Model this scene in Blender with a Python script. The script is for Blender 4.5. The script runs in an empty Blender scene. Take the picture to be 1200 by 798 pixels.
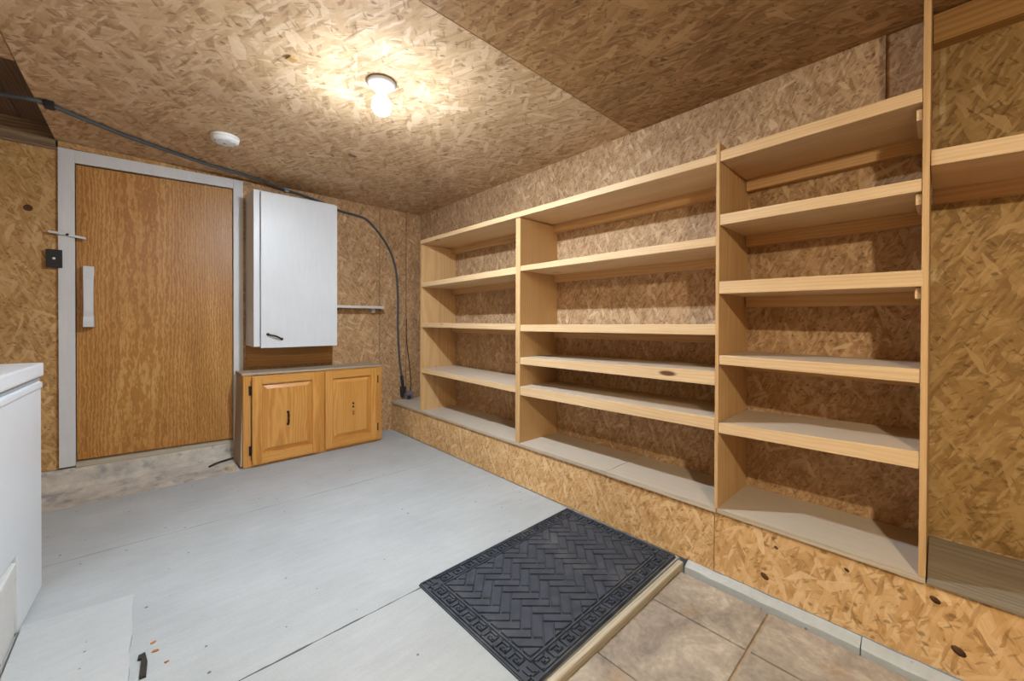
import bpy, bmesh, math, random
from mathutils import Vector, Matrix
random.seed(7)
sc = bpy.context.scene
COL = sc.collection

# ------------------------------------------------------------------ render look
sc.view_settings.view_transform = 'Standard'
sc.view_settings.look = 'None'
sc.view_settings.gamma = 1.0
sc.view_settings.use_curve_mapping = False
sc.view_settings.exposure = 0.66
sc.cycles.max_bounces = 10
sc.cycles.diffuse_bounces = 6
sc.cycles.sample_clamp_indirect = 6.0

# ------------------------------------------------------------------ camera
F, YAW, PITCH, ROLL, DY = 462.306, 0.746610, -0.00680417, 0.00330129, -19.4251
fw = Vector((math.sin(YAW)*math.cos(PITCH), math.cos(YAW)*math.cos(PITCH), math.sin(PITCH)))
rt = Vector((math.cos(YAW), -math.sin(YAW), 0)); up = rt.cross(fw)
r2 = rt*math.cos(ROLL) + up*math.sin(ROLL); u2 = -rt*math.sin(ROLL) + up*math.cos(ROLL)
cd = bpy.data.cameras.new('camera'); cam = bpy.data.objects.new('camera', cd); COL.objects.link(cam)
cam.matrix_world = Matrix(((r2.x, u2.x, -fw.x, 0), (r2.y, u2.y, -fw.y, 0), (r2.z, u2.z, -fw.z, 1.0), (0, 0, 0, 1)))
cd.sensor_width = 36; cd.lens = F*36/1200; cd.shift_y = DY/1200; cd.clip_start = .02
sc.camera = cam

# ------------------------------------------------------------------ node helpers
class NT:
    def __init__(s, name):
        s.m = bpy.data.materials.new(name); s.m.use_nodes = True
        s.t = s.m.node_tree; s.n = s.t.nodes; s.n.clear()
        s.out = s.n.new('ShaderNodeOutputMaterial'); s.b = s.n.new('ShaderNodeBsdfPrincipled')
        s.t.links.new(s.b.outputs[0], s.out.inputs[0])
    def put(s, sock, v):
        if isinstance(v, bpy.types.NodeSocket): s.t.links.new(v, sock)
        elif isinstance(v, (tuple, list)) and len(v) == 3 and sock.type == 'RGBA': sock.default_value = (*v, 1)
        else: sock.default_value = v
    def math(s, op, a, b=0., c=None, clamp=False):
        n = s.n.new('ShaderNodeMath'); n.operation = op; n.use_clamp = clamp
        s.put(n.inputs[0], a); s.put(n.inputs[1], b)
        if c is not None: s.put(n.inputs[2], c)
        return n.outputs[0]
    def vmath(s, op, a, b=(0, 0, 0), scale=None):
        n = s.n.new('ShaderNodeVectorMath'); n.operation = op
        s.put(n.inputs[0], a); s.put(n.inputs[1], b)
        if scale is not None: s.put(n.inputs['Scale'], scale)
        return n.outputs[0]
    def mapping(s, v, loc=(0, 0, 0), rot=(0, 0, 0), scl=(1, 1, 1), kind='POINT'):
        n = s.n.new('ShaderNodeMapping'); n.vector_type = kind
        s.put(n.inputs[0], v); n.inputs[1].default_value = loc; n.inputs[2].default_value = rot; n.inputs[3].default_value = scl
        return n.outputs[0]
    def noise(s, v, scale=5, detail=3, rough=.5, dist=0, dim='3D', col=False):
        n = s.n.new('ShaderNodeTexNoise'); n.noise_dimensions = dim
        s.put(n.inputs['Vector'], v); n.inputs['Scale'].default_value = scale; n.inputs['Detail'].default_value = detail
        n.inputs['Roughness'].default_value = rough; n.inputs['Distortion'].default_value = dist
        return n.outputs[1 if col else 0]
    def voro(s, v, scale=1, dim='2D', feat='F1', rnd=1):
        n = s.n.new('ShaderNodeTexVoronoi'); n.voronoi_dimensions = dim; n.feature = feat
        s.put(n.inputs['Vector'], v); n.inputs['Scale'].default_value = scale; n.inputs['Randomness'].default_value = rnd
        return n
    def wave(s, v, scale, dist=2, detail=2, dscale=1, kind='RINGS', dirn='X', rough=.5):
        n = s.n.new('ShaderNodeTexWave'); n.wave_type = kind
        if kind == 'RINGS': n.rings_direction = dirn
        else: n.bands_direction = dirn
        s.put(n.inputs['Vector'], v); n.inputs['Scale'].default_value = scale; n.inputs['Distortion'].default_value = dist
        n.inputs['Detail'].default_value = detail; n.inputs['Detail Scale'].default_value = dscale; n.inputs['Detail Roughness'].default_value = rough
        return n.outputs[1]
    def ramp(s, f, stops, interp='LINEAR'):
        n = s.n.new('ShaderNodeValToRGB'); r = n.color_ramp; r.interpolation = interp
        while len(r.elements) < len(stops): r.elements.new(.5)
        for e, (p, c) in zip(r.elements, stops):
            e.position = p; e.color = (*c, 1) if isinstance(c, (tuple, list)) else (c, c, c, 1)
        s.put(n.inputs[0], f); return n.outputs[0]
    def mix(s, f, a, b, mode='MIX'):
        n = s.n.new('ShaderNodeMix'); n.data_type = 'RGBA'; n.blend_type = mode
        s.put(n.inputs[0], f); s.put(n.inputs[6], a); s.put(n.inputs[7], b)
        return n.outputs[2]
    def sep(s, v):
        n = s.n.new('ShaderNodeSeparateXYZ'); s.put(n.inputs[0], v); return n.outputs
    def sepc(s, v):
        n = s.n.new('ShaderNodeSeparateColor'); s.put(n.inputs[0], v); return n.outputs
    def attr(s, name):
        n = s.n.new('ShaderNodeAttribute'); n.attribute_name = name; return n.outputs[1]
    def uv(s):
        n = s.n.new('ShaderNodeUVMap'); n.uv_map = 'uv'; return n.outputs[0]
    def pos(s):
        return s.n.new('ShaderNodeNewGeometry').outputs[0]
    def nrm(s):
        return s.n.new('ShaderNodeNewGeometry').outputs[1]
    def smooth(s, v, a, b):
        n = s.n.new('ShaderNodeMapRange'); n.interpolation_type = 'SMOOTHSTEP'
        s.put(n.inputs[0], v); n.inputs[1].default_value = a; n.inputs[2].default_value = b
        return n.outputs[0]
    def n_rgb(s, f):
        n = s.n.new('ShaderNodeCombineColor')
        for i in range(3): s.put(n.inputs[i], f)
        return n.outputs[0]
    def finish(s, col=None, rough=.6, bump=None, bstr=.3, bdist=.002, metal=0, spec=.4, emit=None):
        if col is not None: s.put(s.b.inputs['Base Color'], col)
        s.put(s.b.inputs['Roughness'], rough); s.b.inputs['Metallic'].default_value = metal
        s.b.inputs['Specular IOR Level'].default_value = spec
        if bump is not None:
            n = s.n.new('ShaderNodeBump'); n.inputs['Strength'].default_value = bstr; n.inputs['Distance'].default_value = bdist
            s.put(n.inputs['Height'], bump); s.t.links.new(n.outputs[0], s.b.inputs['Normal'])
        if emit: s.put(s.b.inputs['Emission Color'], emit[0]); s.b.inputs['Emission Strength'].default_value = emit[1]
        return s.m

def lin(r, g, b):
    f = lambda c: (c/255/12.92) if c/255 <= .04045 else ((c/255+.055)/1.055)**2.4
    return (f(r), f(g), f(b))

# ------------------------------------------------------------------ materials
def osb(name, tones, scale=1.0, seed=0, rough=.6, spec=.25, cover=.46, bstr=.3, big_amt=.10, con=.86):
    """oriented strand board: several layers of randomly turned wood flakes over each other"""
    k = NT(name); rnd = random.Random(seed); uv = k.uv()
    wob = k.vmath('SUBTRACT', k.noise(uv, 14*scale, 3, .6, dim='2D', col=True), (.5, .5, .5))
    base = k.vmath('ADD', uv, k.vmath('SCALE', wob, scale=.013/scale))
    wob2 = k.vmath('SUBTRACT', k.noise(uv, 70*scale, 2, .6, dim='2D', col=True), (.5, .5, .5))
    base = k.vmath('ADD', base, k.vmath('SCALE', wob2, scale=.0035/scale))
    dark, mid, light, pale = tones
    n0 = k.noise(base, 60*scale, 3, dim='2D')
    col = k.ramp(n0, [(.25, dark), (.6, mid)])
    hgt = k.math('MULTIPLY', n0, .3)
    angs = [0.1, 1.6, 2.7, .8, 2.3, .4, 1.95, 1.2]
    dims = [(13, 50), (17, 62), (10, 40), (22, 80), (14, 46), (27, 100), (11, 56), (19, 120)]
    for i, (a, (fl, fw_)) in enumerate(zip(angs, dims)):
        rv = k.mapping(base, (rnd.random()*9, rnd.random()*9, 0), (0, 0, a + rnd.uniform(-.15, .15)))
        v = k.mapping(rv, scl=(fl*scale, fw_*scale, 1))
        vo = k.voro(v, 1.0)
        c = k.sepc(vo.outputs['Color'])
        m = k.math('GREATER_THAN', c[0], 1-cover)
        fine = k.noise(k.mapping(rv, scl=(22*scale, 260*scale, 1)), 1, 3, dim='2D')
        t = k.math('ADD', k.math('MULTIPLY', c[1], .66), k.math('MULTIPLY', fine, .36))
        fc = k.ramp(t, [(.12, dark), (.34, mid), (.58, light), (.86, pale)])
        # flake rims: a little darker where one strand ends on the next
        rim = k.smooth(vo.outputs['Distance'], .38, .72)
        fc = k.mix(k.math('MULTIPLY', rim, .5), fc, mid)
        col = k.mix(k.math('MULTIPLY', m, con), col, fc)
        h2 = k.math('ADD', k.math('MULTIPLY', c[2], .8), k.math('MULTIPLY', fine, .2))
        mh = k.n.new('ShaderNodeMix'); mh.data_type = 'FLOAT'
        k.put(mh.inputs[0], m); k.put(mh.inputs[2], hgt); k.put(mh.inputs[3], h2); hgt = mh.outputs[0]
    # thin dark slivers and pits
    for a, fx, fy, on, amt in ((.7, 30, 150, .925, .4), (-.9, 26, 130, .93, .4), (.2, 48, 75, .95, .55)):
        vp = k.voro(k.mapping(k.mapping(base, (3.3+a, 1.7, 0), (0, 0, a)), scl=(fx*scale, fy*scale, 1)), 1.0)
        pc = k.sepc(vp.outputs['Color'])
        pit = k.math('MULTIPLY', k.math('GREATER_THAN', pc[0], on), k.math('SUBTRACT', 1., k.smooth(vp.outputs['Distance'], .22, .42)))
        col = k.mix(k.math('MULTIPLY', pit, amt), col, tuple(.5*c for c in dark))
    # scattered pale, crisp flakes on the surface
    for a, fx, fy in ((.5, 15, 50), (-1.0, 18, 64), (1.9, 13, 44)):
        vp = k.voro(k.mapping(k.mapping(base, (1.3+a, 4.7, 0), (0, 0, a)), scl=(fx*scale, fy*scale, 1)), 1.0)
        pc = k.sepc(vp.outputs['Color'])
        on = k.math('GREATER_THAN', pc[0], .968)
        col = k.mix(k.math('MULTIPLY', on, .75), col, k.mix(pc[1], light, tuple(min(1, 1.04*c) for c in pale)))
    big = k.noise(uv, 2.2, 4, dim='2D')
    col = k.mix(k.smooth(big, .35, .7), col, k.mix(1., col, (1-big_amt*1.0, 1-big_amt*1.15, 1-big_amt*1.3), 'MULTIPLY'))
    return k.finish(col, rough, hgt, bstr, .0014, spec=spec)

def wood(name, cols, ring=38, dist=3., along=.12, fibre=.35, knots=0, rough=.6, dust=None, spec=.35, bstr=.15, wamt=.3, kn_col=(.12, .05, .02)):
    """solid timber; the gp attribute holds metres along the grain (x) and across it (y, z)"""
    k = NT(name); gp = k.attr('gp')
    v = k.mapping(gp, (0, .11, .07), (0, 0, 0), (along, 1, 1))
    wv = k.vmath('SUBTRACT', k.noise(k.mapping(gp, scl=(1.1, 6, 6)), 1, 3, .6, col=True), (.5, .5, .5))
    v = k.vmath('ADD', v, k.vmath('SCALE', wv, scale=.05))
    w = k.wave(v, ring, dist, 3, 2.2, 'RINGS', 'X', .6)
    fib = k.noise(k.mapping(gp, scl=(4, 230, 230)), 1, 4, .65)
    broad = k.noise(k.mapping(gp, scl=(1.2, 9, 9)), 1, 3)
    t = k.math('ADD', k.math('MULTIPLY', w, wamt), k.math('ADD', k.math('ADD', k.math('MULTIPLY', fib, fibre), .5-.5*(wamt+fibre)), k.math('MULTIPLY', k.math('SUBTRACT', broad, .5), .6)))
    n = len(cols); col = k.ramp(t, [(.12 + .76*i/(n-1), c) for i, c in enumerate(cols)])
    if knots:
        vo = k.voro(k.mapping(gp, (.37, 0, 0), scl=(2.6, 9, 9)), 1.0, '3D')
        d = vo.outputs['Distance']; on = k.math('GREATER_THAN', k.sepc(vo.outputs['Color'])[0], 1-knots)
        kk = k.math('MULTIPLY', on, k.math('SUBTRACT', 1., k.smooth(d, .06, .13)))
        col = k.mix(kk, col, kn_col)
        # nail heads
        vn = k.voro(k.mapping(gp, scl=(9, 14, 14)), 1.0, '3D')
        on = k.math('MULTIPLY', k.math('GREATER_THAN', k.sepc(vn.outputs['Color'])[1], .9), k.math('LESS_THAN', vn.outputs['Distance'], .05))
        col = k.mix(on, col, (.05, .03, .02))
    if dust:
        up_ = k.sep(k.nrm())[2]
        sm = k.noise(k.mapping(gp, scl=(6, 14, 14)), 1, 4)
        f = k.math('MULTIPLY', k.smooth(up_, .6, .9), k.math('ADD', .42, k.math('MULTIPLY', sm, .75)), clamp=True)
        col = k.mix(f, col, dust)
    return k.finish(col, rough, k.math('ADD', w, fib), bstr, .0006, spec=spec)

def paint(name, c, rough=.4, var=.04, spec=.5, bstr=.1, scratch=0., under=(.3, .2, .1)):
    k = NT(name); p = k.attr('gp')
    n = k.noise(k.mapping(p, scl=(7, 60, 60)), 1, 3); n2 = k.noise(p, 4, 3)
    col = k.ramp(k.math('ADD', k.math('MULTIPLY', n, .5), k.math('MULTIPLY', n2, .5)), [(.3, tuple(x*(1-var*2) for x in c)), (.7, tuple(min(1, x*(1+var)) for x in c))])
    if scratch:
        s_ = k.noise(p, 26, 5, .7)
        col = k.mix(k.smooth(s_, 1-scratch, 1-scratch+.05), col, under)
    return k.finish(col, rough, n, bstr, .0005, spec=spec)

def plain(name, c, rough=.5, metal=0, spec=.4, noise=.12):
    k = NT(name); n = k.noise(k.attr('gp'), 30, 4)
    col = k.ramp(n, [(.3, tuple(x*(1-noise) for x in c)), (.7, tuple(min(1, x*(1+noise)) for x in c))])
    return k.finish(col, rough, n, .1, .0004, metal=metal, spec=spec)

YEL = (lin(140, 104, 58), lin(180, 138, 84), lin(198, 158, 104), lin(216, 182, 132))
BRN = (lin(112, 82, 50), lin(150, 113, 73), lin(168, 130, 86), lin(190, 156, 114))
PNK = (lin(120, 90, 60), lin(168, 134, 98), lin(190, 158, 120), lin(212, 186, 152))
CEI = (lin(150, 120, 88), lin(196, 164, 126), lin(210, 180, 143), lin(228, 204, 172))
KNE = (lin(150, 110, 62), lin(200, 158, 104), lin(216, 176, 124), lin(230, 200, 154))
BAY = (lin(118, 90, 50), lin(154, 122, 74), lin(174, 142, 90), lin(196, 166, 118))
RED = (lin(132, 96, 64), lin(174, 136, 96), lin(194, 156, 114), lin(212, 180, 140))
M = {}
M['osb_back'] = osb('strand board back wall', YEL, 1.05, 1, con=.66)
M['osb_back_red'] = osb('strand board corner sheets', RED, 1.2, 11, con=.62)
M['osb_right'] = osb('strand board right wall', PNK, 1.35, 2, con=.6)
M['osb_ceiling'] = osb('strand board ceiling', CEI, .66, 3, .8, .12, con=.8)
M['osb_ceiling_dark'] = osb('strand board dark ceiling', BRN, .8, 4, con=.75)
M['osb_yellow'] = osb('strand board bay wall', BAY, .9, 5, con=.74)
M['osb_knee'] = osb('strand board plinth', KNE, 1.2, 6, con=.7)
M['osb_knee_big'] = osb('coarse strand board plinth', KNE, .85, 9, con=.8)
PINE = [lin(188, 152, 108), lin(206, 172, 128), lin(218, 188, 146), lin(230, 204, 168)]
M['pine'] = wood('pine boards', PINE, 30, 4, .10, .5, .26, .55, wamt=.14, dust=lin(186, 176, 162))
M['pine_up'] = wood('pine uprights', [lin(184, 144, 94), lin(198, 160, 110), lin(208, 174, 128)], 24, 1.6, .05, .35, .12, .55)
M['ply_deck'] = wood('dusty deck boards', [lin(166, 150, 128), lin(184, 170, 150), lin(198, 186, 166)], 22, 4, .15, .35, .05, .7, dust=lin(188, 178, 162))
M['grey_deck'] = wood('grey deck board', [lin(118, 108, 92), lin(140, 130, 112), lin(156, 146, 128)], 22, 4, .15, .45, .05, .75)  # greyer, darker board tones for the deck of the last bay
M['old_wood'] = wood('weathered timber', [lin(96, 78, 60), lin(132, 108, 84), lin(160, 136, 108)], 30, 3, .1, .4, .1, .75)
M['dark_wood'] = wood('dark stained boards', [lin(84, 68, 54), lin(108, 88, 70), lin(126, 104, 84)], 26, 3, .1, .4, 0, .75)
M['header'] = wood('aged header board', [lin(150, 112, 64), lin(176, 136, 82), lin(190, 152, 98)], 22, 3, .08, .35, .25, .6)
M['door'] = wood('honey veneer', [lin(142, 92, 38), lin(168, 114, 50), lin(182, 130, 64), lin(202, 158, 98)], 30, 7, .30, .5, 0, .42, spec=.45, bstr=.08, wamt=.42)
M['oak'] = wood('honey oak', [lin(164, 106, 42), lin(196, 136, 62), lin(210, 154, 80), lin(222, 170, 98)], 36, 2.2, .07, .45, 0, .34, spec=.5, bstr=.08, wamt=.3)
M['oak_side'] = wood('faded cabinet side', [lin(148, 132, 112), lin(168, 150, 128), lin(180, 164, 142)], 20, 2, .05, .35, 0, .6)
M['cab_top'] = wood('dusty cabinet top', [lin(150, 136, 116), lin(172, 158, 138), lin(186, 174, 156)], 20, 3, .08, .35, 0, .7)
M['backer'] = wood('varnished plywood', [lin(150, 104, 52), lin(172, 124, 68), lin(186, 140, 82)], 24, 4, .12, .35, 0, .5)
M['white'] = paint('white gloss paint', lin(206, 210, 213), .38, .03)
M['trim_white'] = paint('white trim paint', lin(208, 210, 212), .45, .04, scratch=.24, under=lin(160, 150, 138))
M['enamel'] = paint('white enamel', lin(214, 221, 226), .28, .015, spec=.5, bstr=.02)
M['shelf_white'] = paint('chalky white paint', lin(206, 202, 196), .6, .08, scratch=.35, under=lin(120, 110, 100))
M['bin'] = paint('white plastic', lin(205, 206, 204), .5, .04)
M['black'] = plain('black plastic', (.012, .012, .014), .45)
M['iron'] = plain('dark bronze', (.03, .024, .02), .4, .6)
M['cable'] = plain('grey cable sheath', lin(76, 82, 86), .5)
M['conn'] = plain('black fittings', lin(44, 44, 48), .5)
M['cable2'] = plain('brown wire', lin(84, 64, 50), .6)
M['steel'] = plain('galvanised steel', lin(120, 126, 132), .35, .8)
M['purple'] = plain('grey junction box', lin(120, 110, 118), .55)
M['rust'] = plain('rust', lin(164, 104, 50), .8, noise=.4)
M['debris'] = plain('dry plaster', lin(196, 184, 160), .8)
M['slot'] = plain('dark slot', lin(46, 42, 40), .7, noise=.4)
M['knot'] = plain('dark knot', lin(84, 54, 32), .8, noise=.4)
M['gap'] = plain('dark joint', (.02, .014, .01), .9)
M['white_plastic'] = plain('white moulded plastic', lin(228, 230, 230), .4, noise=.02)
M['socket'] = plain('porcelain', lin(205, 208, 212), .3, noise=.02)
M['grille'] = plain('grey vents', lin(150, 154, 158), .5)

def glow(name, c, s):
    """frosted dome: brightest below, dimmed round the sides and neck to calm the hot spot on the ceiling"""
    k = NT(name); nz = k.sep(k.nrm())[2]
    g = k.math('ADD', .008, k.math('MULTIPLY', k.smooth(nz, -.2, -.85), .99))  # emission shaped by the normal so little light reaches the ceiling
    col = k.mix(1., c, k.n_rgb(g), 'MULTIPLY')
    return k.finish((.9, .9, .9), .3, emit=(col, s))
M['bulb_far'] = glow('lit bulb', (.84, .945, 1.06), 2300)
M['bulb_near'] = glow('lit warm bulb', (1.05, .90, .64), 2150)

def concrete_floor(nm='painted concrete', patch=False):
    k = NT(nm); p = k.pos(); x, y, z = k.sep(p)
    n1 = k.noise(p, 3.2, 5, .6); n2 = k.noise(k.mapping(p, rot=(0, 0, .5), scl=(6, 34, 1)), 1, 4, .65); n3 = k.noise(p, 120, 3)
    t = k.math('ADD', k.math('MULTIPLY', n1, .5), k.math('ADD', k.math('MULTIPLY', n2, .3), k.math('MULTIPLY', n3, .2)))
    col = k.ramp(t, [(.3, lin(156, 161, 163)), (.5, lin(168, 173, 175)), (.7, lin(180, 185, 187))])
    if patch: col = k.ramp(t, [(.3, lin(166, 170, 172)), (.5, lin(176, 180, 182)), (.7, lin(185, 189, 191))])  # slab colour lightened to stand in for the shading that sets it off
    # worn dirty cloudings
    col = k.mix(k.math('MULTIPLY', k.smooth(k.noise(p, 7, 5, .7), .58, .78), .3), col, lin(148, 146, 142))
    # specks
    vo = k.voro(k.mapping(p, scl=(15, 15, 15)), 1, '2D')
    sp = k.math('MULTIPLY', k.math('GREATER_THAN', k.sepc(vo.outputs['Color'])[0], .86), k.math('LESS_THAN', vo.outputs['Distance'], k.math('MULTIPLY', k.sepc(vo.outputs['Color'])[1], .075)))
    col = k.mix(k.math('MULTIPLY', sp, .75), col, lin(70, 62, 56))
    # two straight joints between the slabs, thinner and thicker along the run
    wob = k.math('MULTIPLY', k.math('SUBTRACT', k.noise(p, 9, 3), .5), .008)
    def line(c0, sl, w, xa=None):
        d = k.math('ABSOLUTE', k.math('ADD', k.math('SUBTRACT', y, k.math('ADD', c0, k.math('MULTIPLY', x, sl))), wob))
        ww = k.math('MULTIPLY', k.math('SUBTRACT', k.noise(k.mapping(p, scl=(7, 1, 1)), 1, 3), .22), w*2)
        return k.math('LESS_THAN', d, ww)
    j1 = line(2.4426, -.0174, .0046); j2 = line(1.31, .0015, .0055)
    col = k.mix(k.math('MULTIPLY', j1, .55), col, lin(104, 104, 104)); col = k.mix(k.math('MULTIPLY', j2, .85), col, lin(48, 46, 44))
    # bare unpainted concrete along the doorway ledge, ragged edge
    rag = k.math('MULTIPLY', k.math('SUBTRACT', k.noise(p, 5, 5, .65), .5), .34)
    bare = k.math('MULTIPLY', k.smooth(k.math('ADD', y, rag), 3.16, 3.27), k.math('SUBTRACT', 1., k.smooth(x, .50, .56)))
    bc = k.ramp(k.noise(p, 9, 5, .7), [(.3, lin(146, 134, 116)), (.5, lin(172, 160, 140)), (.7, lin(190, 180, 162))])
    col = k.mix(bare, col, bc)
    h = k.math('ADD', k.math('MULTIPLY', n3, .4), k.math('SUBTRACT', k.math('MULTIPLY', n2, .5), k.math('ADD', j1, j2)))
    return k.finish(col, .62, h, .35, .002, spec=.3)
M['floor'] = concrete_floor(); M['patch'] = concrete_floor('concrete with painted light', True)

def ledge_mat():
    k = NT('bare concrete'); p = k.pos()
    col = k.ramp(k.noise(p, 8, 6, .7), [(.3, lin(152, 146, 138)), (.5, lin(184, 178, 168)), (.7, lin(208, 200, 188))])
    col = k.mix(k.math('MULTIPLY', k.smooth(k.noise(p, 14, 4), .56, .7), .6), col, lin(126, 128, 132))
    return k.finish(col, .8, k.noise(p, 40, 5), .5, .004, spec=.2)
M['ledge'] = ledge_mat()

def tile_mat():
    k = NT('brown stone tile'); p = k.pos()
    n = k.noise(p, 5.5, 8, .7, .8); n2 = k.noise(p, 60, 3)
    col = k.ramp(k.math('ADD', k.math('MULTIPLY', n, .8), k.math('MULTIPLY', n2, .2)), [(.33, lin(114, 107, 101)), (.45, lin(146, 136, 125)), (.55, lin(166, 155, 141)), (.68, lin(196, 186, 171))])
    vo = k.voro(k.mapping(p, scl=(4, 4, 1)), 1)
    rust = k.math('MULTIPLY', k.math('GREATER_THAN', k.sepc(vo.outputs['Color'])[0], .6), k.math('SUBTRACT', 1., k.smooth(vo.outputs['Distance'], .02, .2)))
    col = k.mix(k.math('MULTIPLY', rust, .3), col, lin(158, 118, 70))
    return k.finish(col, .5, n2, .2, .001, spec=.35)
M['tile'] = tile_mat()
M['grout'] = plain('pale grout', lin(168, 152, 130), .85, noise=.2)
M['kerb'] = paint('pale kerb paint', lin(178, 184, 184), .6, .06, scratch=.38, under=lin(140, 130, 110))
M['edge_wood'] = wood('worn edging strip', [lin(150, 138, 118), lin(178, 168, 148), lin(196, 188, 172)], 30, 3, .1, .4, 0, .7)

def rubber():
    k = NT('black rubber'); p = k.attr('gp')
    col = k.ramp(k.noise(p, 20, 4, .6), [(.3, lin(46, 52, 62)), (.7, lin(66, 73, 85))])
    dustm = k.smooth(k.noise(p, 5, 4), .5, .8)
    col = k.mix(k.math('MULTIPLY', dustm, .35), col, lin(116, 116, 116))
    return k.finish(col, .48, k.noise(p, 160, 2), .25, .0008, spec=.45)
M['rubber'] = rubber()

# ------------------------------------------------------------------ mesh helpers
class MB:
    def __init__(s): s.bm = bmesh.new()
    def hexa(s, c, bev=0):
        """eight corners: bottom ring then top ring, both counter-clockwise"""
        v = [s.bm.verts.new(p) for p in c]; fs = []
        for ids in ((3, 2, 1, 0), (4, 5, 6, 7), (0, 1, 5, 4), (1, 2, 6, 5), (2, 3, 7, 6), (3, 0, 4, 7)):
            fs.append(s.bm.faces.new([v[i] for i in ids]))
        if bev:
            es = list({e for f in fs for e in f.edges})
            bmesh.ops.bevel(s.bm, geom=es, offset=bev, segments=2, profile=.7, affect='EDGES', clamp_overlap=True)
        return s
    def box(s, x0, x1, y0, y1, z0, z1, bev=0):
        x0, x1 = sorted((x0, x1)); y0, y1 = sorted((y0, y1)); z0, z1 = sorted((z0, z1))
        return s.hexa([(x0, y0, z0), (x1, y0, z0), (x1, y1, z0), (x0, y1, z0), (x0, y0, z1), (x1, y0, z1), (x1, y1, z1), (x0, y1, z1)], bev)
    def prism(s, pts, ax, a, b, bev=0):
        """polygon pts in the two axes other than ax, from a to b"""
        def P(p, t): return {'x': (t, p[0], p[1]), 'y': (p[0], t, p[1]), 'z': (p[0], p[1], t)}[ax]
        v0 = [s.bm.verts.new(P(p, a)) for p in pts]; v1 = [s.bm.verts.new(P(p, b)) for p in pts]; n = len(pts)
        fs = [s.bm.faces.new(v0), s.bm.faces.new(v1[::-1])]
        for i in range(n): fs.append(s.bm.faces.new((v0[i], v1[i], v1[(i+1) % n], v0[(i+1) % n])))
        bmesh.ops.recalc_face_normals(s.bm, faces=fs)
        if bev:
            es = list({e for f in fs for e in f.edges})
            bmesh.ops.bevel(s.bm, geom=es, offset=bev, segments=2, profile=.7, affect='EDGES', clamp_overlap=True)
        return s
    def lathe(s, prof, c, seg=40, axis='z', caps=True):
        """profile of (radius, height)"""
        rings = []
        for r, h in prof:
            ring = []
            for i in range(seg):
                a = 2*math.pi*i/seg; q = (r*math.cos(a), r*math.sin(a), h)
                if axis == 'y': q = (q[0], h, q[1])
                if axis == 'x': q = (h, q[0], q[1])
                ring.append(s.bm.verts.new((c[0]+q[0], c[1]+q[1], c[2]+q[2])))
            rings.append(ring)
        fs = []
        for a, b in zip(rings, rings[1:]):
            for i in range(seg): fs.append(s.bm.faces.new((a[i], a[(i+1) % seg], b[(i+1) % seg], b[i])))
        if caps: fs.append(s.bm.faces.new(rings[0])); fs.append(s.bm.faces.new(rings[-1]))
        bmesh.ops.recalc_face_normals(s.bm, faces=fs)
        for f in fs: f.smooth = len(f.verts) == 4
        return s
    def tube(s, pts, r, seg=10, sub=8):
        P = [Vector(p) for p in pts]
        if sub > 1 and len(P) > 2:                                   # catmull-rom
            Q = []
            E_ = [P[0]*2-P[1]] + P + [P[-1]*2-P[-2]]
            for i in range(1, len(E_)-2):
                a, b, c, d = E_[i-1:i+3]
                for j in range(sub):
                    t = j/sub
                    Q.append(.5*((2*b) + (c-a)*t + (2*a-5*b+4*c-d)*t*t + (3*b-a-3*c+d)*t**3))
            Q.append(P[-1]); P = Q
        rings = []; n = None
        for i, p in enumerate(P):
            t = (P[min(i+1, len(P)-1)]-P[max(i-1, 0)]).normalized()
            if n is None: n = t.orthogonal().normalized()
            n = (n - t*n.dot(t)).normalized(); b = t.cross(n)
            rr = r(i/(len(P)-1)) if callable(r) else r
            rings.append([s.bm.verts.new(p + (n*math.cos(2*math.pi*q/seg) + b*math.sin(2*math.pi*q/seg))*rr) for q in range(seg)])
        fs = []
        for a, b in zip(rings, rings[1:]):
            for i in range(seg): fs.append(s.bm.faces.new((a[i], a[(i+1) % seg], b[(i+1) % seg], b[i])))
        fs.append(s.bm.faces.new(rings[0])); fs.append(s.bm.faces.new(rings[-1]))
        bmesh.ops.recalc_face_normals(s.bm, faces=fs)
        for f in fs: f.smooth = len(f.verts) == 4
        return s
    def xf(s, m):
        bmesh.ops.transform(s.bm, matrix=m, verts=s.bm.verts); return s
    def build(s, name, mat, parent=None, grain='x', off=None, kind=None, mats=None):
        bm = s.bm; bm.normal_update()
        me = bpy.data.meshes.new(name)
        L = bm.loops.layers.uv.new('uv')
        o_ = off if off is not None else (random.random()*7, random.random()*7, random.random()*.0)
        for f in bm.faces:
            n = f.normal; ax = max(range(3), key=lambda i: abs(n[i])); a, b = ((1, 2), (0, 2), (0, 1))[ax]
            for l in f.loops: l[L].uv = (l.vert.co[a]+o_[0], l.vert.co[b]+o_[1])
        bm.to_mesh(me); bm.free()
        at = me.attributes.new('gp', 'FLOAT_VECTOR', 'POINT')
        g = {'x': (0, 1, 2), 'y': (1, 0, 2), 'z': (2, 0, 1)}[grain]
        cen = sum((v.co for v in me.vertices), Vector())/max(1, len(me.vertices))
        jx, jy, jz = random.random()*5, random.uniform(-.25, .25), random.uniform(.05, .3)
        for i, v in enumerate(me.vertices):
            q = v.co-cen
            at.data[i].vector = (q[g[0]]+jx, q[g[1]]+jy, q[g[2]]+jz)
        me.materials.append(M[mat])
        o = bpy.data.objects.new(name, me); COL.objects.link(o)
        if parent is not None:
            o.parent = parent; o.matrix_parent_inverse = parent.matrix_world.inverted() if parent.matrix_world != Matrix() else Matrix()
            if parent.type == 'EMPTY': o.matrix_parent_inverse = Matrix.Translation(-Vector(parent.location))
        if kind: o['kind'] = kind
        return o

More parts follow.
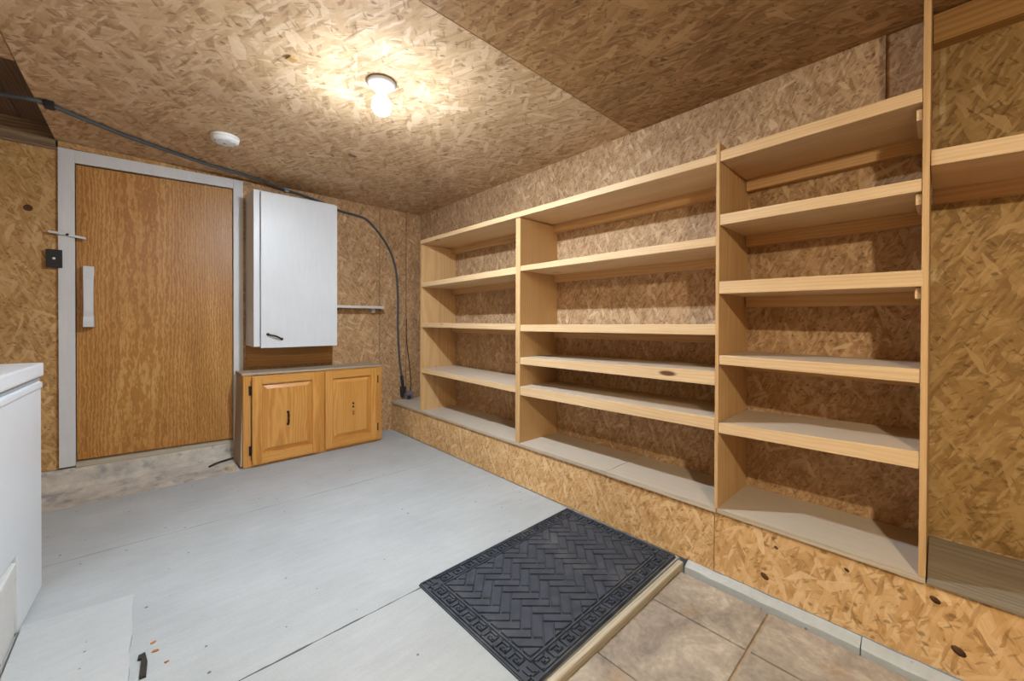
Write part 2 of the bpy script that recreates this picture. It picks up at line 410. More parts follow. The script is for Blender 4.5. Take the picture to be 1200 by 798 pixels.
def thing(name, label, cat, loc, group=None):
    o = bpy.data.objects.new(name, None); COL.objects.link(o); o.location = loc; o.empty_display_size = .05
    o['label'] = label; o['category'] = cat
    if group: o['group'] = group
    return o
def tag(o, label, cat, group=None):
    o['label'] = label; o['category'] = cat
    if group: o['group'] = group
    return o
def box(x0, x1, y0, y1, z0, z1, bev=0): return MB().box(x0, x1, y0, y1, z0, z1, bev)

# ------------------------------------------------------------------ setting
YB, XR, ZC = 3.42, 1.985, 2.022
# floor slab (the tiled part by the bench front is sunk two centimetres)
fl = MB()
fl.box(-1.1, 2.05, .742, 3.6, -.12, 0)
fl.box(-1.1, -.9, -1.75, .742, -.12, 0)
floor = fl.build('floor', 'floor', kind='structure')
ta = MB()
ta.box(-.9, 1.60, -1.75, .742, -.12, -.026)
ta.build('grout_bed', 'grout', floor)
tm = MB()
xs = [-.9, -.73, -.38, -.03, .32, .667, 1.017, 1.365, 1.600]; ys = [.712, .392, .04, -.31, -.66, -1.01, -1.36, -1.74]
for i in range(len(xs)-1):
    for j in range(len(ys)-1):
        g = .003; gy = .005 if j != 0 else .004
        dz = random.uniform(-.0015, .0015)
        y0 = ys[j+1]+gy + (.004 if j == 0 else 0)
        tm.box(xs[i]+g, xs[i+1]-g, y0, ys[j]-gy, -.0262, -.0185+dz, .002)
tm.build('tiling', 'tile', floor)
# raised patch of slab at the freezer
sl = MB()
n = 14; L_ = []
for i in range(n+1):
    y = 1.955 - i*.08
    L_.append((-.036 + random.uniform(-.004, .004) - .006*i/n, y))
pts = [(-.296, 1.990)] + [(-.036, 1.952)] + L_[1:] + [(-.296, 1.955-n*.08)]
sl.prism(pts, 'z', -.02, .018, 0)
sl.build('slab_patch', 'patch', floor)

# back wall: separate sheets of strand board around the doorway
bw = MB()
bw.box(-1.1, -.372, YB, 3.56, .142, 1.972)
bw.box(-.372, .51, YB, 3.56, 1.99, 2.06)
wall_back = bw.build('wall_back', 'osb_back', kind='structure')
for (xa, xb, d) in ((.51, 1.537, 0), (1.542, 1.797, .001), (1.803, 2.05, .002)):
    box(xa, xb, YB+d, 3.56, 0, 2.06).build('wall_sheet', 'osb_back_red', wall_back)
box(1.53, 1.81, YB+.006, 3.55, 0, 2.05).build('joint_backing', 'gap', wall_back)
box(-1.1, -.38, YB+.004, 3.56, 1.972, 2.2, .003).build('rim_board', 'old_wood', wall_back)
box(-1.1, -.20, YB-.012, YB+.004, 1.966, 1.984, .003).build('batten', 'old_wood', wall_back)
MB().lathe([(.002, -.0012), (.014, -.0012), (.018, -.0002), (.019, .001)], (-.481, YB, 1.618), 9, 'y').build('knot', 'knot', wall_back)
lg = MB(); lg.prism([(3.56, 0), (3.56, .142), (3.405, .140), (3.392, .12), (3.385, .055), (3.36, .035), (3.27, .013), (3.14, .0005), (3.14, -.02), (3.56, -.02)], 'x', -1.1, .4505)
lg.build('concrete_ledge', 'ledge', wall_back)

wr = MB()
wr.box(XR, 2.1, -1.75, .026, 0, 2.06); wr.box(XR, 2.1, .026, 3.42, 0, 1.64)
wall_right = wr.build('wall_right', 'osb_right', kind='structure')
box(XR-.002, XR+.001, -1.2, .019, .27, 2.0).build('bay_sheet', 'osb_yellow', wall_right)
up_ = MB(); up_.box(1.95, 2.1, .135, 3.42, 1.64, 2.06); up_.box(1.957, 2.1, .036, .1335, 1.64, 2.06)
up_.build('upper_sheet', 'osb_right', wall_right)
box(-1.25, -1.1, -1.75, 3.56, 0, 2.1).build('wall_left', 'osb_back', kind='structure')

ce = MB(); ce.hexa([(-.38, 1.1435, ZC+.008), (1.95, 1.1435, ZC+.010), (1.95, 3.42, ZC-.002), (-.38, 3.42, ZC), (-.38, 1.1435, ZC+.02), (1.95, 1.1435, ZC+.022), (1.95, 3.42, ZC+.012), (-.38, 3.42, ZC+.014)])
ceiling = ce.build('ceiling', 'osb_ceiling', kind='structure')
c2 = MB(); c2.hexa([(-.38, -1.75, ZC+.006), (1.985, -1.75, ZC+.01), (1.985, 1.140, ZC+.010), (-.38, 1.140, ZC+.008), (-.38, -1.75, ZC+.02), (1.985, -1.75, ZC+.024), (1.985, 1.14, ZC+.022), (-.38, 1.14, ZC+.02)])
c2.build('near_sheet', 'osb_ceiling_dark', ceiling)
box(-1.1, -.384, -1.75, 2.50, ZC+.006, ZC+.02).build('side_sheet', 'osb_ceiling', ceiling)
vb = MB()
for i in range(6): vb.box(-1.1+i*.12, -.984+i*.12, 2.3, 3.42, 2.105, 2.13)
vb.build('open_joist_boards', 'dark_wood', ceiling, 'y')
box(-1.1, 2.1, -1.75, 3.56, 2.14, 2.2).build('subfloor', 'dark_wood', ceiling)
box(-.5, 2.0, 1.12, 1.17, ZC+.022, 2.14).build('joist', 'dark_wood', ceiling)
# small darker marks in the ceiling sheet
for (mx, my, sx, sy, an) in ((.42, 1.731, .028, .030, .3), (.937, 2.473, .045, .022, .2), (.848, 2.557, .02, .014, .8)):
    z = ZC+.0042-(my-1.14)*.0035
    mk = MB().box(-sx/2, sx/2, -sy/2, sy/2, -.0015, .003); mk.xf(Matrix.Translation((mx, my, z)) @ Matrix.Rotation(an, 4, 'Z'))
    mk.build('dark_flake', 'header' if sx < .03 and sy > .02 else 'old_wood', ceiling)

# kerb between tiles and bench
kb = MB()
def kerb_run(ya, yb, xa, xb):
    n = max(3, int((ya-yb)/.03)); pr = None
    rows = []
    for i in range(n+1):
        t_ = i/n; y = ya+(yb-ya)*t_; x = xa+(xb-xa)*t_+random.uniform(-.003, .003); dz = random.uniform(-.002, .002)
        rows.append([kb.bm.verts.new(q) for q in ((x, y, -.05), (x+.003, y, -.008+dz), (x+.010, y, -.003+dz), (1.640+random.uniform(-.002, .002), y, .004+dz), (1.654, y, .008+dz), (1.654, y, -.05))])
    for A, B in zip(rows, rows[1:]):
        for q in range(6): kb.bm.faces.new((A[q], A[(q+1) % 6], B[(q+1) % 6], B[q]))
    kb.bm.faces.new(rows[0]); kb.bm.faces.new(rows[-1])
kerb_run(.70, .158, 1.620, 1.612); kerb_run(.155, -1.75, 1.612, 1.595)
bmesh.ops.recalc_face_normals(kb.bm, faces=kb.bm.faces)
kb.build('trim_1', 'kerb', kind='structure')
box(-.9, 1.635, .7125, .734, -.05, .002, .004).build('trim_2', 'edge_wood', kind='structure', grain='x')

# ------------------------------------------------------------------ door
dr = MB(); dr.hexa([(-.303, 3.426, .176), (.4495, 3.426, .157), (.4495, 3.462, .157), (-.303, 3.462, .176), (-.303, 3.426, 1.905), (.4495, 3.426, 1.932), (.4495, 3.462, 1.932), (-.303, 3.462, 1.905)], .002)
door = dr.build('door_1', 'door', grain='z', kind='structure')
hd = MB()
hx0, hx1 = -.273, -.229
prof = [(3.426, .958), (3.426, 1.026), (3.395, 1.030), (3.390, 1.05), (3.390, 1.23), (3.395, 1.262), (3.426, 1.266), (3.426, 1.315), (3.385, 1.315), (3.378, 1.275), (3.368, 1.235), (3.366, 1.05), (3.372, 1.018), (3.366, .99), (3.366, .958)]
hd.prism(prof, 'x', hx0, hx1, .003)
for v in hd.bm.verts:                                                   # waisted grip
    w = max(0, 1-((v.co.z-1.13)/.13)**2); c = -.252
    v.co.x = c + (v.co.x-c)*(1-.22*w)
hd.build('door_handle', 'white', door, 'z')
tr = MB()
tr.box(-.370, -.306, 3.400, 3.424, .151, 1.982, .002)
tr.box(.4515, .509, 3.400, 3.424, .05, 2.0, .002)
tr.hexa([(-.306, 3.402, 1.910), (.4515, 3.402, 1.936), (.4515, 3.424, 1.936), (-.306, 3.424, 1.910), (-.306, 3.402, 1.982), (.4515, 3.402, 2.0), (.4515, 3.424, 2.0), (-.306, 3.424, 1.982)], .002)
tr.build('trim_3', 'trim_white', kind='structure', grain='z')
sl2 = MB(); sl2.hexa([(-.305, 3.398, .138), (.45, 3.398, .130), (.45, 3.46, .13), (-.305, 3.46, .138), (-.305, 3.400, .168), (.45, 3.400, .150), (.45, 3.46, .15), (-.305, 3.46, .168)], .002)
sl2.build('trim_4', 'edge_wood', kind='structure')
box(-.371, .5095, 3.464, 3.52, .0, 1.989).build('trim_5', 'dark_wood', kind='structure')

t = thing('turn_button', 'white painted wooden turn latch screwed across the left door casing', 'latch', (-.333, 3.40, 1.478))
tb = MB().prism([(-.072, 1.502-1.486), (-.030, .011), (0, .007), (.03, .002), (.072, -.005), (.072, -.018), (.03, -.011), (0, -.007), (-.03, -.002), (-.072, .003)], 'y', -.016, 0, .002)
tb.xf(Matrix.Translation((-.333, 3.399, 1.486))); tb.build('bar', 'white', t, 'x')
MB().lathe([(.0005, -.0185), (.006, -.0178), (.007, -.016), (.007, -.012)], (-.333, 3.399, 1.487), 16, 'y').build('screw', 'iron', t)
t = thing('cover_plate', 'small square black cover plate at the left edge of the door casing', 'plate', (-.384, 3.42, 1.345))
MB().box(-.415, -.353, 3.391, 3.399, 1.295, 1.397, .002).build('plate', 'black', t)
box(-.412, -.374, 3.399, 3.4195, 1.30, 1.392).build('plate_box', 'black', t)
MB().lathe([(.0005, -.004), (.005, -.0035), (.0065, 0), (.0065, .001)], (-.385, 3.391, 1.346), 16, 'y').build('toggle', 'white_plastic', t)

# ------------------------------------------------------------------ shelving
shv = thing('built_in_shelving', 'built-in pine shelving in bays along the right wall on a strand board plinth', 'shelving', (1.8, 1.2, 0))
XF, XK = 1.645, 1.983
# plinth and deck
pl = MB(); pl.box(1.657, 1.675, .602, 3.418, .0045, .246, .002); pl.build('plinth_panel', 'osb_knee', shv)
pl = MB().box(1.6575, 1.6755, -1.2, .5995, .009, .246, .002).build('plinth_panel', 'osb_knee_big', shv)
for (ky, kz, kr) in ((.425, .020+.05, .010), (.0005, .205, .0085), (-.045, .085, .011), (.39, .19, .005), (.195, .20, .005)):
    MB().lathe([(kr*.2, 0), (kr, 0), (kr*.9, .0012), (kr*.3, .0016)], (1.6568, ky, kz), 9, 'x').xf(Matrix.Translation((0, ky, kz)) @ Matrix.Rotation(.6, 4, 'X') @ Matrix.Scale(1.5, 4, (0, 1, 0)) @ Matrix.Translation((0, -ky, -kz))).build('knot', 'knot', shv)
MB().box(1.676, 1.94, -1.2, 3.41, .004, .24).build('plinth_core', 'dark_wood', shv)
dk = MB(); y = 3.40
edges = [3.41, 2.2, 1.1, .59, .019]
for a, b in zip(edges, edges[1:]):
    dk.hexa([(XF+random.uniform(-.001, .004), b+.001, .246), (XK, b+.001, .246), (XK, a-.001, .246), (XF+random.uniform(-.001, .004), a-.001, .246), (XF, b+.001, .266), (XK, b+.001, .266), (XK, a-.001, .266), (XF, a-.001, .266)], .003)
dk.build('deck', 'ply_deck', shv, 'y')
MB().hexa([(XF+.002, -1.2, .246), (XK, -1.2, .246), (XK, .017, .246), (XF+.002, .017, .246), (XF, -1.2, .265), (XK, -1.2, .265), (XK, .017, .265), (XF, .017, .265)], .003).build('deck', 'grey_deck', shv, 'y')
def upright(y0, y1, z1, z0=.266, xf=XF, m='pine_up', xb=XK):
    MB().box(xf, xb, y0, y1, z0, z1, .0015).build('upright', m, shv, 'z')
upright(2.868, 2.888, 1.622)
upright(1.7065, 1.7445, 1.622, xf=XF-.001)
upright(.584, .5965, 1.70, xf=XF-.002)
upright(.0195, .0345, 2.028, xf=XF-.002, xb=1.949); upright
def shelf(ya, yb, za, zb, ta_, tb_=None, x0=XF, cleat=True, m='pine', ch=.045):
    """ya>yb; za, zb heights of the top at either end; ta_, tb_ thickness"""
    tb_ = tb_ or ta_
    s = MB(); n = 6; P = []
    s.hexa([(x0, yb, zb-tb_), (XK, yb, zb-tb_), (XK, ya, za-ta_), (x0, ya, za-ta_), (x0, yb, zb), (XK, yb, zb), (XK, ya, za), (x0, ya, za)], .003)
    s.build('shelf', m, shv, 'y')
    if cleat:
        c = MB(); c.hexa([(1.944, yb+.002, zb-tb_-ch), (XK, yb+.002, zb-tb_-ch), (XK, ya-.002, za-ta_-ch), (1.944, ya-.002, za-ta_-ch), (1.944, yb+.002, zb-tb_), (XK, yb+.002, zb-tb_), (XK, ya-.002, za-ta_), (1.944, ya-.002, za-ta_)], .002)
        c.build('cleat', 'pine_up', shv, 'y')
shelf(2.890, .5975, 1.660, 1.660, .030, .034, ch=.05)
shelf(2.867, 1.7455, 1.310, 1.331, .034, .043)
shelf(2.867, 1.7455, .984, .983, .034, .037)
shelf(2.867, 1.7455, .615, .604, .036, .038)
shelf(1.7055, .5975, 1.332, 1.337, .031, .037)
shelf(1.7055, .5975, .979, .991, .039, .043)
shelf(1.7055, .5975, .783, .805, .041, .056)
shelf(1.7055, .5975, .609, .622, .053, .050)
shelf(.583, .0355, 1.668, 1.678, .041, .040, ch=.05)
shelf(.583, .0355, 1.420, 1.417, .042, .036)
shelf(.583, .030, 1.158, 1.152, .048, .047, x0=XF-.003)
shelf(.583, .0355, .870, .865, .036, .041)
shelf(.583, .0355, .605, .625, .040, .051)
shelf(.018, -1.2, 1.494, 1.43, .045, .04, x0=XF+.004)
for (z, dy) in ((1.627, 0), (1.380, 0), (1.104, 0)):
    MB().box(XF+.02, XF+.19, .0355, .048, z-.034, z-.002, .002).build('end_cleat', 'pine', shv, 'x')
MB().box(1.93, 1.9835, -1.2, .018, 1.93, 2.026, .002).build('header_board', 'header', shv, 'y')
MB().box(XF, XK, -1.22, -1.2015, .004, 2.028, .002).build('upright', 'pine_up', shv, 'z')

# ------------------------------------------------------------------ base cabinet
bc = thing('base_cabinet', 'low honey oak cabinet with two raised-panel doors beside the door', 'cabinet', (.956, 3.27, 0))
cb = MB(); cb.hexa([(.458, 3.181, .012), (1.438, 3.181, .012), (1.438, 3.378, .012), (.450, 3.378, .012), (.474, 3.181, .622), (1.438, 3.181, .612), (1.438, 3.378, .612), (.466, 3.378, .622)])
cb.build('carcass', 'oak_side', bc, 'z')
ff = MB()
Y0, Y1 = 3.163, 3.181
ff.box(.472, .514, Y0, Y1, .004, .628, .0015); ff.box(1.397, 1.440, Y0, Y1, .010, .620, .0015); ff.box(.952, .990, Y0+.001, Y1, .006, .62, .0015)
ff.box(.514, 1.397, Y0+.0005, Y1, .002, .045, .0015); ff.box(.514, 1.397, Y0+.0005, Y1, .585, .622, .0015)
ff.build('face_frame', 'oak', bc, 'z')
MB().hexa([(.462, 3.155, .6285), (1.446, 3.155, .6205), (1.446, 3.385, .6205), (.460, 3.385, .6285), (.462, 3.155, .642), (1.446, 3.155, .634), (1.446, 3.385, .634), (.460, 3.385, .642)], .003).build('cabinet_top', 'cab_top', bc)
def cab_door(x0, x1, z0, z1, hx, hinge, broken):
    y0, y1 = 3.139, 3.162; s = .055; i0, i1, j0, j1 = x0+s, x1-s, z0+s+.01, z1-s
    o = MB().box(x0+.002, x1-.002, y1-.003, y1, z0+.002, z1-.002).build('cabinet_door', 'oak', bc, 'z')
    MB().box(x0, i0, y0, y1, z0, z1, .003).build('stile', 'oak', o, 'z'); MB().box(i1, x1, y0, y1, z0, z1, .003).build('stile', 'oak', o, 'z')
    MB().box(i0, i1, y0+.0005, y1, z0, j0, .003).build('rail', 'oak', o, 'x'); MB().box(i0, i1, y0+.0005, y1, j1, z1, .003).build('rail', 'oak', o, 'x')
    p = MB(); b = .034; yb_, ym = y1-.005, y0+.001
    ring = lambda a, y: [p.bm.verts.new(q) for q in ((i0+a, y, j0+a), (i1-a, y, j0+a), (i1-a, y, j1-a), (i0+a, y, j1-a))]
    R = [ring(-.002, yb_), ring(.006, yb_), ring(b, ym+.002), ring(b+.001, ym), ]
    for A, B in zip(R, R[1:]):
        for q in range(4): p.bm.faces.new((A[q], A[(q+1) % 4], B[(q+1) % 4], B[q]))
    p.bm.faces.new(R[-1]); bk = ring(-.002, y1); 
    for q in range(4): p.bm.faces.new((bk[q], bk[(q+1) % 4], R[0][(q+1) % 4], R[0][q]))
    p.bm.faces.new(bk[::-1]); bmesh.ops.recalc_face_normals(p.bm, faces=p.bm.faces)
    p.build('raised_panel', 'oak', o, 'z')
    hc = (z0+z1)/2 - .012
    if not broken:
        h = MB(); h.tube([(hx, ym, hc+.042), (hx, ym-.014, hc+.036), (hx, ym-.021, hc+.012), (hx, ym-.021, hc-.012), (hx, ym-.014, hc-.036), (hx, ym, hc-.042)], lambda t_: .0045+.002*abs(math.cos(t_*3*math.pi)), 10, 6)
        for q in (-1, 1): h.lathe([(.009, 0), (.0085, -.004), (.004, -.006)], (hx, ym, hc+q*.042), 14, 'y')
        h.build('cabinet_handle', 'iron', o)
    else:
        for q in (.042, .015): MB().lathe([(.0075, 0), (.007, -.008), (.003, -.012)], (hx, ym, hc+q), 14, 'y').build('handle_post', 'iron', o)
        MB().tube([(hx-.002, ym-.003, hc-.018), (hx+.002, ym-.008, hc-.03), (hx, ym-.003, hc-.046)], .006, 10, 5).build('handle_stub', 'rust', o)
    for zc in (z0+.095, z1-.095):
        xx = x0-.009 if hinge < 0 else x1+.009
        MB().box(xx-.008, xx+.008, 3.156, 3.163, zc-.032, zc+.032, .002).build('hinge', 'iron', o)
    return o
cab_door(.520, .953, .020, .618, .736, -1, False)
cab_door(.988, 1.394, .026, .612, 1.196, 1, True)
for (x, y) in ((.55, 3.2), (1.38, 3.2), (.55, 3.35), (1.38, 3.35)):
    MB().box(x-.03, x+.03, y-.02, y+.02, .0005, .012).build('foot', 'dark_wood', bc)

# ------------------------------------------------------------------ wall cabinet
wc = thing('wall_cabinet', 'white painted single-door cabinet hung on the back wall', 'cabinet', (.79, 3.27, .817))
WB = MB(); WB.box(.525, 1.056, 3.136, 3.4195, .82, 1.884, .002); WB.build('cabinet_box', 'white', wc, 'z')
MB().box(.525, .560, 3.118, 3.136, .822, 1.880, .002).build('frame_stile', 'white', wc, 'z')
wd = MB().box(.565, 1.063, 3.108, 3.1355, .812, 1.872, .003).build('cabinet_door', 'white', wc, 'z')
h = MB(); c = Vector((.648, 3.108, .888)); dx = Vector((.042, 0, -.017)); upv = Vector((.006, 0, .014))
h.tube([c-dx, c-dx*.8+Vector((0, -.012, 0)), c+upv*.3+Vector((0, -.022, 0)), c+dx*.8+Vector((0, -.012, 0)), c+dx], .0058, 10, 6)
for q in (-1, 1): h.lathe([(.010, 0), (.009, -.004), (.004, -.006)], tuple(c+dx*q), 14, 'y')
h.build('cabinet_handle', 'iron', wd)
tag(MB().box(.530, 1.127, 3.402, 3.4195, .655, .83, .002).build('plywood_panel', 'backer'), 'varnished plywood strip on the wall between upper white cabinet and oak cabinet', 'panel')

# little shelf
sh = thing('wall_shelf', 'short white narrow shelf on the wall right of the white cabinet', 'shelf', (1.3, 3.37, 1.10))
MB().box(1.12, 1.535, 3.315, 3.4195, 1.106, 1.127, .003).build('board', 'shelf_white', sh)
MB().box(1.45, 1.475, 3.37, 3.4195, 1.07, 1.106, .002).build('bracket', 'shelf_white', sh)

# ------------------------------------------------------------------ ceiling fittings
lp = thing('ceiling_lamp', 'bare lit bulb in a white porcelain lampholder on the ceiling', 'lamp', (.745, 1.639, 2.027))
MB().lathe([(.001, .0), (.058, 0), (.061, -.003), (.058, -.011), (.046, -.018), (.034, -.022), (.028, -.032), (.024, -.036), (.001, -.036)], (.745, 1.639, 2.0255), 48).build('lampholder', 'socket', lp)
def bulb_prof():
    return [(.013, .058), (.016, .050), (.022, .038), (.031, .025), (.0375, .010), (.0395, -.003), (.0382, -.016), (.0335, -.027), (.0255, -.036), (.0145, -.0415), (.006, -.0432), (.0006, -.0435)]
MB().lathe(bulb_prof(), (.745, 1.639, 1.9315), 40).build('bulb', 'bulb_far', lp)
LX, LY, LZ = .2, -.52, 1.90
l2 = thing('pendant_lamp', 'bare bulb hanging on a short flex from the ceiling behind the camera', 'lamp', (LX, LY, 2.027))
MB().lathe([(.001, .0), (.040, 0), (.042, -.004), (.036, -.012), (.001, -.014)], (LX, LY, 2.027), 32).build('ceiling_rose', 'socket', l2)
MB().tube([(LX, LY, 2.014), (LX, LY, LZ-.06)], .003, 8, 1).build('flex', 'cable', l2)
MB().lathe([(.004, 0), (.016, -.006), (.019, -.02), (.019, -.05)], (LX, LY, LZ-.052), 24).build('lampholder', 'socket', l2)
MB().lathe(bulb_prof(), (LX, LY, LZ-.159), 40).build('bulb', 'bulb_near', l2)

sd = thing('smoke_detector', 'round white smoke detector on the ceiling', 'smoke detector', (.322, 2.71, 2.02))
zs = ZC+.0025
MB().lathe([(.001, 0), (.066, 0), (.068, -.004), (.067, -.010), (.064, -.012)], (.322, 2.71, zs), 48).build('base_plate', 'white_plastic', sd)
MB().lathe([(.060, -.011), (.066, -.014), (.064, -.026), (.056, -.034), (.040, -.038), (.001, -.039)], (.322, 2.71, zs), 48).build('cover', 'white_plastic', sd)
for i in range(8):
    a = math.pi*2*i/8+.2
    MB().box(-.009, .009, -.002, .002, -.0015, .0015).xf(Matrix.Translation((.322+.048*math.cos(a), 2.71+.048*math.sin(a), zs-.0365)) @ Matrix.Rotation(a+math.pi/2, 4, 'Z') @ Matrix.Rotation(.35, 4, 'X')).build('vent', 'grille', sd)
MB().lathe([(.0005, -.003), (.009, -.002), (.010, 0)], (.322, 2.71, zs-.0385), 20).build('test_button', 'grille', sd)

# ------------------------------------------------------------------ cables
cz = 2.010
cab = thing('power_cable', 'thick grey cable clipped across the ceiling and bending down the back wall', 'cable', (.8, 3.3, 0))
path = [(-1.08, 2.98, cz), (-.75, 2.93, cz), (-.478, 2.858, cz), (-.40, 2.832, cz), (-.335, 2.848, cz), (-.225, 2.935, cz), (-.074, 3.04, cz), (.106, 3.136, cz), (.32, 3.235, cz), (.567, 3.30, cz-.003), (.77, 3.395, 1.998), (.90, 3.403, 1.985), (1.05, 3.404, 1.955), (1.195, 3.405, 1.918), (1.33, 3.405, 1.905), (1.42, 3.405, 1.882), (1.52, 3.405, 1.79), (1.60, 3.405, 1.69), (1.66, 3.405, 1.57), (1.695, 3.405, 1.42), (1.708, 3.405, 1.21), (1.708, 3.405, .95), (1.715, 3.405, .80), (1.728, 3.405, .62), (1.748, 3.405, .48)]
MB().tube(path, .0098, 12, 6).build('sheath', 'cable', cab)
MB().tube([(1.745, 3.404, .49), (1.755, 3.400, .40), (1.745, 3.402, .33), (1.752, 3.40, .29)], .014, 10, 5).build('plug_lead', 'conn', cab)
MB().box(1.735, 1.778, 3.382, 3.4185, .335, .385, .004).build('connector', 'conn', cab)
cl = MB(); cl.box(-.352, -.318, 2.823, 2.865, 1.993, 2.0245, .003); cl.build('clip', 'black', cab)
MB().box(.772, .802, 3.384, 3.4185, 1.982, 2.014, .003).build('clip', 'steel', cab)
ob = thing('outlet_box', 'small grey junction box with black plug low in the far corner', 'outlet', (1.81, 3.40, .27))
MB().box(1.775, 1.845, 3.362, 3.4185, .268, .335, .004).build('box_body', 'purple', ob)
MB().box(1.782, 1.812, 3.345, 3.362, .272, .305, .004).build('plug', 'conn', ob)
tag(MB().tube([(1.80, 3.412, 1.02), (1.797, 3.412, .9), (1.805, 3.412, .78), (1.83, 3.412, .58), (1.845, 3.412, .42), (1.835, 3.41, .337)], .005, 8, 6).build('thin_wire', 'cable2'), 'thin brown wire hanging in the corner right of the thick cable', 'wire')

# ------------------------------------------------------------------ freezer and bin
fz = thing('chest_freezer', 'white chest freezer with lid at the left edge of the room', 'freezer', (-.65, 1.8, 0))
def fzm(o): return o
ang = .045
PV = Vector((-.288, 2.254, 0))
RM = Matrix.Translation(PV) @ Matrix.Rotation(-ang, 4, 'Z')
b = MB(); b.prism([(0, .012), (0, .775), (-1.02, .775), (-1.02, .26), (-.292, .26), (-.292, .012)], 'x', -.66, 0, .006); b.xf(RM)
b.build('freezer_body', 'enamel', fz)
b = MB(); b.box(-.655, -.003, -1.015, -.006, .7755, .792, .002); b.xf(RM); b.build('gasket', 'grille', fz)
b = MB(); b.box(-.668, .006, -1.03, .006, .7925, .842, .008); b.xf(RM); b.build('freezer_lid', 'enamel', fz)
b = MB(); b.box(.0005, .005, -1.0, -.01, .752, .772, .002); b.xf(RM); b.build('rim_strip', 'enamel', fz)
for (x, y) in ((-.62, -.04), (-.04, -.04), (-.62, -.25), (-.04, -.25)):
    MB().lathe([(.02, .0003), (.02, .0125)], (x, y, 0), 16).xf(RM).build('foot', 'black', fz)
bn = thing('storage_bin', 'low white lidded box tucked against the front of the freezer', 'bin', (-.5, 1.7, .014))
MB().box(-.62, -.3045, 1.45, 1.944, .0185, .198, .004).build('bin_body', 'bin', bn)
MB().box(-.626, -.3005, 1.444, 1.949, .199, .244, .006).build('lid', 'bin', bn)

# ------------------------------------------------------------------ small things on the floor
tag(MB().prism([(-.006, 1.606), (-.021, 1.603), (-.0225, 1.585), (-.014, 1.582), (-.018, 1.50), (-.004, 1.498), (-.001, 1.56)], 'z', .0002, .007, .001).build('slot_strip', 'slot'), 'dark strip standing in for the rusted slot at the edge of the raised slab', 'strip')  # dark strip laid in place of a rusted hole in the slab edge
for i, (x, y, a, lb) in enumerate(((.012, 1.645, .4, 'rust flake on the floor just beyond the dark slot strip'), (.016, 1.60, -.3, 'rust flake on the floor right of the dark slot strip'), (.04, 1.525, .2, 'smallest rust flake, nearest the bottom edge, right of the slot strip'))):
    s_ = (.8, .9, .5)[i]
    m_ = MB().prism([(-.009*s_, -.003), (.002, -.006*s_), (.010*s_, -.001), (.006, .005*s_), (-.005, .005)], 'z', 0, .002, .0004); m_.xf(Matrix.Translation((x, y, .0002)) @ Matrix.Rotation(a, 4, 'Z'))
    tag(m_.build('rust_flake', 'rust'), lb, 'flake', 'rust flakes by the metal strip')
m_ = MB().prism([(-.03, -.014), (-.012, -.018), (.03, -.010), (.034, .008), (.0, .014), (-.028, .010)], 'z', 0, .026, .004); m_.xf(Matrix.Translation((.405, 3.19, .001)) @ Matrix.Rotation(2.3, 4, 'Z'))
tag(m_.build('plaster_chunk', 'debris'), 'pale plaster chunk on the floor left of the oak cabinet', 'debris')
tag(MB().tube([(.30, 3.285, .026), (.34, 3.30, .036), (.40, 3.325, .038), (.44, 3.33, .042)], .006, 8, 5).build('rubber_strip', 'black'), 'short black strip sticking out from behind the oak cabinet', 'strip')

# ------------------------------------------------------------------ door mat: bricks in herringbone inside a greek key border
mt = MB(); MW, MD = .886, .585; BW = .064; zt = .006
mt.box(0, MW, 0, MD, 0, zt, .002)
def rect_poly(x0, x1, y0, y1): return [(x0, y0), (x1, y0), (x1, y1), (x0, y1)]
def clip(poly, x0, x1, y0, y1):
    for ax, lim, sgn in ((0, x0, 1), (0, x1, -1), (1, y0, 1), (1, y1, -1)):
        out = []
        for i in range(len(poly)):
            a, b = poly[i], poly[(i+1) % len(poly)]
            da, db = sgn*(a[ax]-lim), sgn*(b[ax]-lim)
            if da >= 0: out.append(a)
            if (da >= 0) != (db >= 0):
                t_ = da/(da-db); out.append((a[0]+(b[0]-a[0])*t_, a[1]+(b[1]-a[1])*t_))
        poly = out
        if len(poly) < 3: return []
    return poly
def raised(poly, z0, z1, inset):
    n = len(poly); cx = sum(p[0] for p in poly)/n; cy = sum(p[1] for p in poly)/n
    A = [mt.bm.verts.new((p[0], p[1], z0)) for p in poly]
    def ins(p):
        d = math.hypot(p[0]-cx, p[1]-cy) or 1; k_ = max(0, 1-inset/d); return (cx+(p[0]-cx)*k_, cy+(p[1]-cy)*k_)
    B = [mt.bm.verts.new((*ins(p), z1)) for p in poly]
    fs = [mt.bm.faces.new(B)]
    for i in range(n): fs.append(mt.bm.faces.new((A[i], A[(i+1) % n], B[(i+1) % n], B[i])))
w = .0345; g = .0028; ca = math.cos(math.radians(46)); sa = math.sin(math.radians(46))
NL = 3
for i in range(-40, 60):
    for j in range(-14, 16):
        # herringbone of 3:1 bricks
        for kind in (0, 1):
            if kind == 0: bx, by = i*w + j*NL*w, i*w - j*NL*w; r_ = (bx+g, bx+NL*w-g, by+g, by+w-g)
            else: bx, by = i*w + j*NL*w - 0*w, i*w - j*NL*w + w; r_ = (bx+g, bx+w-g, by+g, by+NL*w-g)
            ccx = (r_[0]+r_[1])/2; ccy = (r_[2]+r_[3])/2
            X = ccx*ca-ccy*sa+.44; Yq = ccx*sa+ccy*ca+.29
            if not (-.05 < X < MW+.05 and -.05 < Yq < MD+.05): continue
            P_ = [(x*ca-y*sa+.44, x*sa+y*ca+.29) for x, y in rect_poly(*r_)]
            P_ = clip(P_, BW+.006, MW-BW-.006, BW+.006, MD-BW-.006)
            if len(P_) >= 3: raised(P_, zt, zt+.006, .0026)
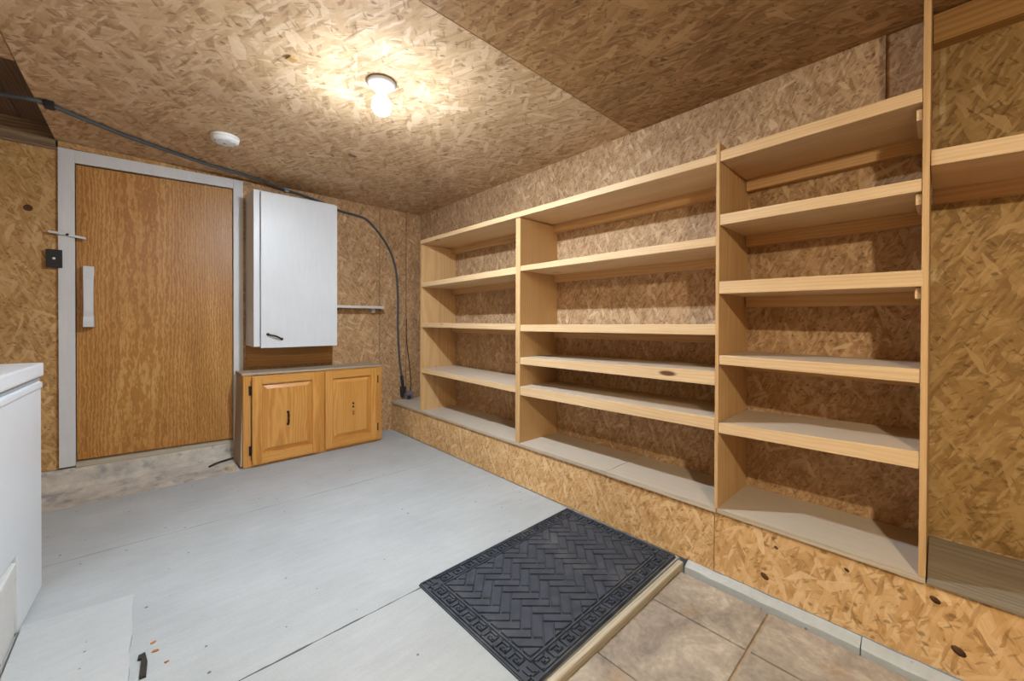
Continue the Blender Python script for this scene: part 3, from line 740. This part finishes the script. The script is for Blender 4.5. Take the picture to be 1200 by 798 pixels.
# line around the field
def bar(x0, x1, y0, y1, h_=.005):
    raised(rect_poly(min(x0, x1), max(x0, x1), min(y0, y1), max(y0, y1)), zt, zt+h_, .0014)
a0 = .003
for q in (a0, BW-.004):
    bar(q, MW-q, q, q+.006); bar(q, MW-q, MD-q-.006, MD-q); bar(q, q+.006, q, MD-q); bar(MW-q-.006, MW-q, q, MD-q)
def key(fx, n_, L0):
    """one run of greek key; fx maps (along, across) to the mat"""
    p_ = L0/n_; lo, hi = .013, BW-.008; hh = hi-lo; th = .0082
    def seg(a0_, a1_, b0_, b1_):
        c1 = fx(a0_, b0_); c2 = fx(a1_, b1_); bar(c1[0], c2[0], c1[1], c2[1], .0055)
    for q in range(n_):
        s0 = q*p_
        seg(s0+.02*p_, s0+.02*p_+th, lo, hi)
        seg(s0+.02*p_, s0+.80*p_, hi-th, hi)
        seg(s0+.80*p_-th, s0+.80*p_, lo+.30*hh, hi)
        seg(s0+.36*p_, s0+.80*p_, lo+.30*hh, lo+.30*hh+th)
        seg(s0+.36*p_, s0+.36*p_+th, lo+.30*hh, lo+.64*hh)
        seg(s0+.02*p_, s0+1.02*p_, lo, lo+th*.75)
nx, ny = 13, 8
key(lambda a, b: (BW+a, b), nx, MW-2*BW)
key(lambda a, b: (MW-BW-a, MD-b), nx, MW-2*BW)
key(lambda a, b: (b, MD-BW-a), ny, MD-2*BW)
key(lambda a, b: (MW-b, BW+a), ny, MD-2*BW)
for (cx, cy) in ((.008, .008), (MW-BW+.004, .008), (.008, MD-BW+.004), (MW-BW+.004, MD-BW+.004)):
    s_ = BW-.014; t_ = .007
    bar(cx, cx+s_, cy+s_*.3, cy+s_*.3+t_); bar(cx+s_*.3, cx+s_*.3+t_, cy, cy+s_); bar(cx+s_*.65, cx+s_*.65+t_, cy+s_*.3, cy+s_)
bmesh.ops.recalc_face_normals(mt.bm, faces=mt.bm.faces)
mt.xf(Matrix.Translation((.757, .738, .0003)) @ Matrix.Rotation(.012, 4, 'Z'))
tag(mt.build('door_mat', 'rubber'), 'black rubber mat with herringbone field and key border on the floor', 'mat')

# ------------------------------------------------------------------ world: even fill light added through the side left open behind the camera
wd_ = bpy.data.worlds.new('world'); sc.world = wd_; wd_.use_nodes = True
wd_.node_tree.nodes['Background'].inputs[0].default_value = (.95, .97, 1, 1)
wd_.node_tree.nodes['Background'].inputs[1].default_value = .15
